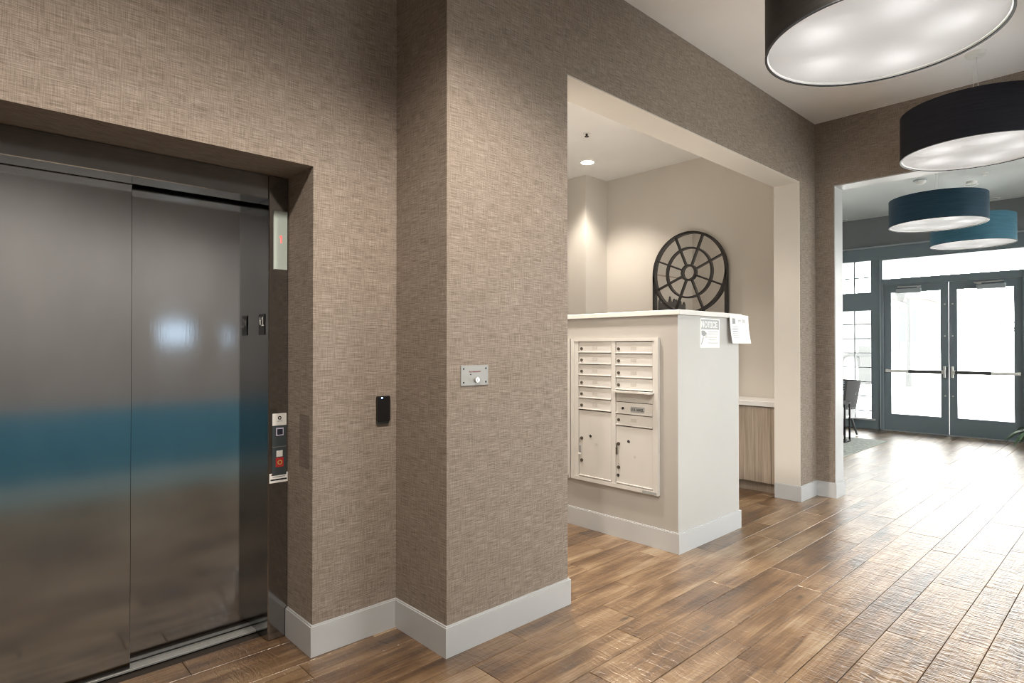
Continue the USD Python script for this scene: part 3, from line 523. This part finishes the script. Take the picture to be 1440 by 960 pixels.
for x, y, k, lb in [(-.90, 1.60, 1.0, 'lit lobby downlight beside the wallpapered pier'), (-.90, .20, 1.1, 'lit lobby downlight in front of the elevator'), (-.90, -1.6, .5, 'lit lobby downlight farthest back in the corridor')]:  # the farthest-back lamp is unseen, added as fill for the corridor
    downlight(x, y, HC, DOWNLIGHT_W * k, lb, color=(1.0, .90, .79), cone=66. if k == 1.0 else 74., soft=.5)
def sprinkler(x, y, z, mt, label):
    p = thing('sprinkler', label, 'sprinkler', (x, y, z)); part('escutcheon', lathe([(0, z - .004), (.030, z - .004), (.036, z), (0, z)], (x, y, 0), 28), 'white_plastic', p, smooth=40)
    part('head', [cyl((x, y, z - .003), (x, y, z - .03), .011, 12), cyl((x, y, z - .03), (x, y, z - .034), .022, 14)], mt, p)
sprinkler(-3.811, 4.565, HC, 'black_iron', 'small dark sprinkler head in the mail room ceiling'); sprinkler(-1.436, 9.427, HV, 'white_plastic', 'white sprinkler head in the vestibule ceiling')
p = thing('smoke_detector', 'white domed smoke detector on the vestibule ceiling left of the pendant', 'smoke detector', (-2.08, 9.25, HV)); part('base', lathe([(0, HV - .012), (.075, HV - .012), (.08, HV), (0, HV)], (-2.08, 9.25, 0), 36), 'closer_grey', p, smooth=40); part('dome', lathe([(0, HV - .06), (.03, HV - .055), (.062, HV - .035), (.068, HV - .010), (0, HV - .010)], (-2.08, 9.25, 0), 36), 'white_plastic', p, smooth=50)
downlight(-1.673, 10.0, HV, 0, 'unlit vestibule downlight above the farther drum pendant', lit=False)
downlight(-1.606, 11.18, HV, 0, 'unlit vestibule downlight close to the dark wall, right of the pendants', lit=False)
downlight(-3.654, 11.2, HV, 0, 'unlit vestibule downlight at the far left by the dark wall', lit=False)

# ------------------------------------------------------------------ street front
ZT = 2.505
sf = thing('trim_3', 'dark slate storefront framing around the street doors', None, (-2.2, YD, 0), kind='structure')
def S(n, *a, mt='storefront', c=.003, **k): return part(n, bx(*a, c), mt, sf, **k)
S('top_band', -5.0, 1.6, YD - .03, YD + .12, 2.85, 3.06); S('ledge', -5.0, 1.6, YD - .075, YD + .02, 3.055, 3.078, mt='closer_grey')
S('mullion', -3.262, -3.134, YD - .02, YD + .12, 0, 2.85); S('mullion', -1.262, -1.130, YD - .02, YD + .12, 0, 2.85)
S('door_frame', -3.134, -3.092, YD - .035, YD + .10, 0, ZT); S('door_frame', -1.304, -1.262, YD - .035, YD + .10, 0, ZT)
S('transom_bar', -3.134, -1.262, YD - .03, YD + .11, 2.415, ZT); S('bead', -3.142, -3.132, YD - .038, YD - .018, .02, 2.84, mt='closer_grey')
S('threshold', -3.092, -1.304, YD - .03, YD + .10, .0005, .0135, mt='closer_grey'); S('edge_mullion', -5.0, -4.30, YD - .02, YD + .12, 0, 2.85); S('edge_mullion', 1.25, 1.6, YD - .02, YD + .12, 0, 2.85)
w = thing('window_3', 'long clear transom window above the street doors', None, (-2.2, YD, ZT), kind='structure')
part('window_frame', ring_plate(-3.134, -1.262, ZT, 2.852, (.022, .022, .012, .012), YD - .01, YD + .07), 'storefront', w); part('pane', bx(-3.12, -1.276, YD + .03, YD + .036, ZT + .01, 2.845), 'glass', w)
def sidelight(idx, x0, x1, label):
    w = thing(f'window_{idx}', label, None, ((x0 + x1) / 2, YD, 0), kind='structure')
    part('lower_panel', bx(x0, x1, YD - .02, YD + .1, .0, .155, .003), 'storefront', w); part('sill', bx(x0 - .02, x1 + .04, YD - .075, YD + .05, .150, .176, .003), 'white_trim', w, label='pale sill')
    part('middle_rail', bx(x0, x1, YD - .02, YD + .1, 2.006, 2.312, .003), 'storefront', w)
    xm = [x0 + (x1 - x0) * k / 4 for k in range(5)] if idx == 4 else [x0 + (x1 - x0) * k / 4 for k in range(5)]
    def grid(zs, muntin=.012):
        for xq in xm[1:-1]: part('muntin', bx(xq - muntin / 2, xq + muntin / 2, YD + .015, YD + .055, zs[0], zs[-1]), 'storefront', w)
        for zq in zs[1:-1]: part('muntin', bx(x0, x1, YD + .0155, YD + .0545, zq - muntin / 2, zq + muntin / 2), 'storefront', w)
        for i in range(4):
            for j in range(len(zs) - 1): part('pane', bx(xm[i] + .004, xm[i + 1] - .004, YD + .032, YD + .037, zs[j] + .004, zs[j + 1] - .004), 'glass', w)
    grid([.176, .302, .548, .793, 1.039, 1.284, 1.530, 1.775, 2.006]); grid([2.312, 2.570, 2.850])
    part('blind_post', bx(x1 - .025, x1 + .01, YD - .01, YD + .1, 0, 2.85, .003), 'storefront', w)
sidelight(4, -4.40, -3.255, 'tall divided side window left of the street doors')
sidelight(5, -1.137, 1.26, 'tall divided side window right of the street doors')
def street_door(idx, x0, x1, hinge_left, label):
    d = thing(f'door_{idx}', label, None, ((x0 + x1) / 2, YD, 0), kind='structure'); y0, y1 = YD + .005, YD + .052
    gx0, gx1, gz0, gz1 = x0 + .092, x1 - .092, .272, 2.295
    part('leaf_frame', ring_plate(x0, x1, .015, 2.412, (.092, .092, .264, .117), y0, y1), 'storefront', d); part('glass', bx(gx0 - .008, gx1 + .008, y0 + .02, y0 + .027, gz0 - .008, gz1 + .008), 'glass', d)
    part('glazing_bead', ring_plate(gx0 - .001, gx1 + .001, gz0 - .001, gz1 + .001, (.010, .010, .010, .010), y0 + .004, y0 + .02), 'storefront', d)
    h, m = (x0, x1) if hinge_left else (x1, x0); s = 1 if hinge_left else -1
    b = part('panic_bar', bx(h + s * .36, m - s * .075, y0 - .075, y0 - .045, .970, 1.016, .006), 'bar_dark', d, label='dark push bar')
    part('bar_rail', bx(h + s * .045, h + s * .36, y0 - .072, y0 - .045, .972, 1.014, .005), 'white_plastic', b); part('end_cap', bx(h + s * .03, h + s * .07, y0 - .065, y0, .970, 1.020, .004), 'aluminium', b)
    part('latch_head', [bx(m - s * .060, m - s * .028, y0 - .06, y0, .905, 1.085, .005), bx(m - s * .085, m - s * .03, y0 - .075, y0 - .02, .965, 1.022, .004)], 'aluminium', b)
    c0 = h + s * .19
    c = part('door_closer', bx(c0, c0 + s * .345, y0 - .07, y0 - .001, 2.268, 2.340, .006), 'closer_grey', d, label='grey door closer')
    part('closer_arm', [tube([(c0 + s * .30, y0 - .035, 2.347), (c0 + s * .36, y0 - .13, 2.36), (c0 + s * .02, y0 - .05, 2.372)], .009, 8), cyl((c0 + s * .30, y0 - .035, 2.335), (c0 + s * .30, y0 - .035, 2.36), .014, 12)], 'aluminium', c)
    for z in (2.06, 1.56, .62): part('bolt', cyl((m - s * .045, y0 + .001, z), (m - s * .045, y0 - .006, z), .012, 12), 'aluminium', d)
street_door(1, -3.090, -2.203, True, 'left glazed slate street door with push bar')
street_door(2, -2.193, -1.306, False, 'right glazed slate street door with push bar')

# ------------------------------------------------------------------ vestibule furniture
part('area_rug', bx(-4.6, -2.685, 8.20, 10.05, .0005, .010, .003), 'rug_pile', '/World', label='muted grey-green rug under the lounge chair', cat='rug')
ch = thing('armchair', 'grey upholstered armchair with white shell and tapered legs by the window', 'chair', (-3.46, 10.1, .01))
cx, cy = -3.46, 10.10; CZ = .006
def shell(r0, r1, z0, z1, a0, a1, flare=.0, n=28, lean=.07):
    V, f = [], []
    ts = np.linspace(a0, a1, n)
    for t in ts:
        for (r, z) in ((r0, z0), (r1, z0), (r1 + lean, z1), (r0 + lean, z1)): V.append([cx + r * math.cos(t), cy + r * math.sin(t), z])
    for i in range(n - 1):
        for k in range(4): a, b = i * 4 + k, i * 4 + (k + 1) % 4; f += [[a, b, b + 4], [a, b + 4, a + 4]]
    f += [[0, 2, 1], [0, 3, 2]]; e_ = (n - 1) * 4; f += [[e_, e_ + 1, e_ + 2], [e_, e_ + 2, e_ + 3]]
    m = trimesh.Trimesh(np.array(V), f, process=False); m.fix_normals(); return m
part('backrest', shell(.27, .325, .44, .87, math.radians(-40), math.radians(130)), 'chair_fabric', ch, smooth=40)
part('outer_shell', shell(.20, .30, .30, .47, math.radians(-75), math.radians(170), lean=.03), 'chair_white', ch, smooth=40, label='white lower shell')
part('seat', bx(cx - .27, cx + .21, cy - .25, cy + .22, .30, .45, .04), 'chair_fabric', ch)
for sx, sy in ((1, 1), (1, -1), (-1, 1), (-1, -1)): part('leg', cyl((cx + sx * .27, cy + sy * .27, .016), (cx + sx * .20, cy + sy * .19, .33), .012, 12, .022), 'chair_wood', ch)
pw = trimesh.creation.icosphere(3, 1.0); v = pw.vertices; v = np.c_[np.sign(v[:, 0]) * np.abs(v[:, 0]) ** .6 * .19, v[:, 1] * .075 * (1 - .5 * np.maximum(np.abs(v[:, 0]), np.abs(v[:, 2])) ** 3), np.sign(v[:, 2]) * np.abs(v[:, 2]) ** .6 * .19]
pw.vertices = v; pw.apply_transform(trimesh.transformations.rotation_matrix(.5, [0, 1, 0])); pw.apply_transform(trimesh.transformations.rotation_matrix(-.25, [1, 0, 0])); pw.apply_translation([cx + .15, cy - .06, .67])
pl = thing('throw_pillow', 'dark blue patterned throw pillow with white tassel on the armchair', 'pillow', (cx + .15, cy - .06, .45)); part('cover', pw, 'pillow_cloth', pl, smooth=True); part('tassel', [trimesh.creation.icosphere(1, .018).apply_translation((cx + .305, cy - .09, .74)), cyl((cx + .305, cy - .09, .735), (cx + .315, cy - .092, .67), .010, 10, .024)], 'tassel', pl)
tb = thing('side_table', 'round grey side table on a square black steel frame before the armchair', 'table', (-3.20, 9.50, .01))
part('tabletop', lathe([(0, .560), (.17, .560), (.185, .572), (.185, .588), (.175, .595), (0, .595)], (-3.20, 9.50, 0), 40), 'chair_fabric', tb, smooth=40)
for s in (-1, 1):
    for q in (-1, 1): part('leg', bx(-3.20 + s * .15 - .011, -3.20 + s * .15 + .011, 9.50 + q * .10 - .011, 9.50 + q * .10 + .011, .0105, .560, .002), 'black_steel', tb)
part('foot_frame', [bx(-3.34, -3.06, 9.50 + q * .10 - .011, 9.50 + q * .10 + .011, .0105, .034, .002) for q in (-1, 1)] + [bx(-3.20 + s * .15 - .011, -3.20 + s * .15 + .011, 9.41, 9.59, .0108, .033, .002) for s in (-1, 1)], 'black_steel', tb)
part('shelf', bx(-3.345, -3.055, 9.395, 9.605, .36, .395, .004), 'chair_white', tb, label='white shelf')
pp = thing('potted_plant', 'low leafy plant in a pale pot by the right street door', 'plant', (-1.12, 10.92, 0))
part('pot', lathe([(0, 0.001), (.11, .001), (.14, .24), (.125, .24), (.115, .20), (0, .20)], (-1.12, 10.92, 0), 36), 'pot_glaze', pp, smooth=40); part('soil', lathe([(0, .195), (.112, .195), (.114, .205), (0, .205)], (-1.12, 10.92, 0), 24), 'soil', pp)
r2 = random.Random(3)
for k in range(26):
    a = k * 2.399 + r2.uniform(-.2, .2); l = r2.uniform(.22, .36); up = r2.uniform(.1, .55); wd = r2.uniform(.022, .034); pts = []
    for i in range(7):
        s = i / 6; rr = .03 + l * s * (1 - .15 * up); zz = .20 + l * up * 1.5 * s - l * 1.15 * s * s * (1.0 - up * .6); ww = wd * math.sin(math.pi * (.08 + .90 * s)) + .002
        c0 = np.array([-1.12 + rr * math.cos(a), 10.92 + rr * math.sin(a), max(zz, .03)]); n = np.array([-math.sin(a), math.cos(a), 0]) * ww
        pts += [c0 + n, c0 + [0, 0, -.006], c0 - n]
    f = []
    for i in range(6):
        for j in range(2): q = i * 3 + j; f += [[q, q + 1, q + 4], [q, q + 4, q + 3]]
    pts = np.array(pts); n0 = len(pts); ff = f + [[c + n0, b + n0, a_ + n0] for a_, b, c in f]
    part('leaf', trimesh.Trimesh(np.vstack([pts, pts - [0, 0, .0012]]), ff, process=False), 'leaf', pp)

# ------------------------------------------------------------------ street outside
struct('ground_outside', bx(-70, 50, YD + .14, 110, -.35, -.03), 'concrete'); struct('ground_side', bx(XR + .2, 50, -40, YD + .1, -.35, -.03), 'concrete')
lp = thing('street_lamp', 'grey street lamp with banners seen through the left glass door', 'street lamp', (-6.0, 25, -.03))
part('pole', [cyl((-6, 25, -.03), (-6, 25, .5), .11, 20, .09), cyl((-6, 25, .5), (-6, 25, 3.1), .055, 16, .045)], 'lamp_paint', lp, smooth=40); part('lantern', lathe([(0, 3.0), (.09, 3.02), (.19, 3.32), (.22, 3.34), (.05, 3.52), (0, 3.6)], (-6.25, 25, 0), 20), 'lamp_paint', lp, smooth=30); part('arm', sweep([(-6, 25, 2.85), (-6.1, 25, 2.98), (-6.25, 25, 3.02)], .022, 8), 'lamp_paint', lp)
part('banner', bx(-6.36, -6.10, 24.99, 25.01, 1.55, 2.65), 'banner_cloth', lp); part('banner', bx(-5.92, -5.76, 24.99, 25.01, 1.55, 2.70), 'banner_cloth', lp)
bd = thing('far_building', 'pale far building with grey windows beyond the street doors', 'building', (-19, 60, -.03)); part('walls', bx(-30, -13.5, 58, 66, -.05, 5.4), 'far_render', bd); part('roof', bx(-30.3, -13.2, 57.7, 66.3, 5.4, 5.9), 'far_render', bd)
for i in range(7):
    for z in (1.0, 3.4): part('window', bx(-29 + 2.2 * i, -27.8 + 2.2 * i, 57.9, 58.02, z, z + 1.4), 'far_glass', bd)
rk = thing('bike_rack', 'grey hooped bike rack beyond the divided side window', 'bike rack', (-5.2, 16.5, -.03)); th = np.linspace(math.pi, 0, 15); r_ = .2
part('hoop', sweep([(-5.42, 16.5, -.03), (-5.42, 16.5, .3)] + [(-5.42 + r_ + r_ * math.cos(t), 16.5, .99 + r_ * math.sin(t)) for t in th] + [(-5.02, 16.5, .9)], .045, 10), 'lamp_paint', rk, smooth=50); part('crossbar', bx(-5.22, -4.70, 16.45, 16.55, 1.14, 1.22, .01), 'lamp_paint', rk)
ub = thing('utility_box', 'small grey utility box outside the divided side window', 'box', (-7.3, 25, -.03)); part('cabinet', bx(-7.55, -7.15, 24.7, 25.1, .0, 1.42, .02), 'lamp_paint', ub); part('plinth', bx(-7.6, -7.1, 24.65, 25.15, -.03, .0), 'concrete', ub)
tr = thing('bare_tree', 'bare pale tree far beyond the right glass door', 'tree', (-3.6, 34, -.03)); r3 = random.Random(5); tw = []
def branch(p, d, l, r, k):
    q = p + d * l; tw.append((k, cyl(p, q, r, 7, r * .65)))
    if k < 4:
        for _ in range(3): n = d + np.array([r3.uniform(-.7, .7), r3.uniform(-.7, .7), r3.uniform(-.1, .45)]); branch(q, n / np.linalg.norm(n), l * r3.uniform(.6, .8), r * .58, k + 1)
branch(np.array([-3.6, 34, -.03]), np.array([0, 0, 1.0]), 1.25, .09, 0)
part('trunk', [m for k, m in tw if k == 0], 'bark', tr); part('branches', [m for k, m in tw if k > 0], 'bark', tr, kind='stuff')
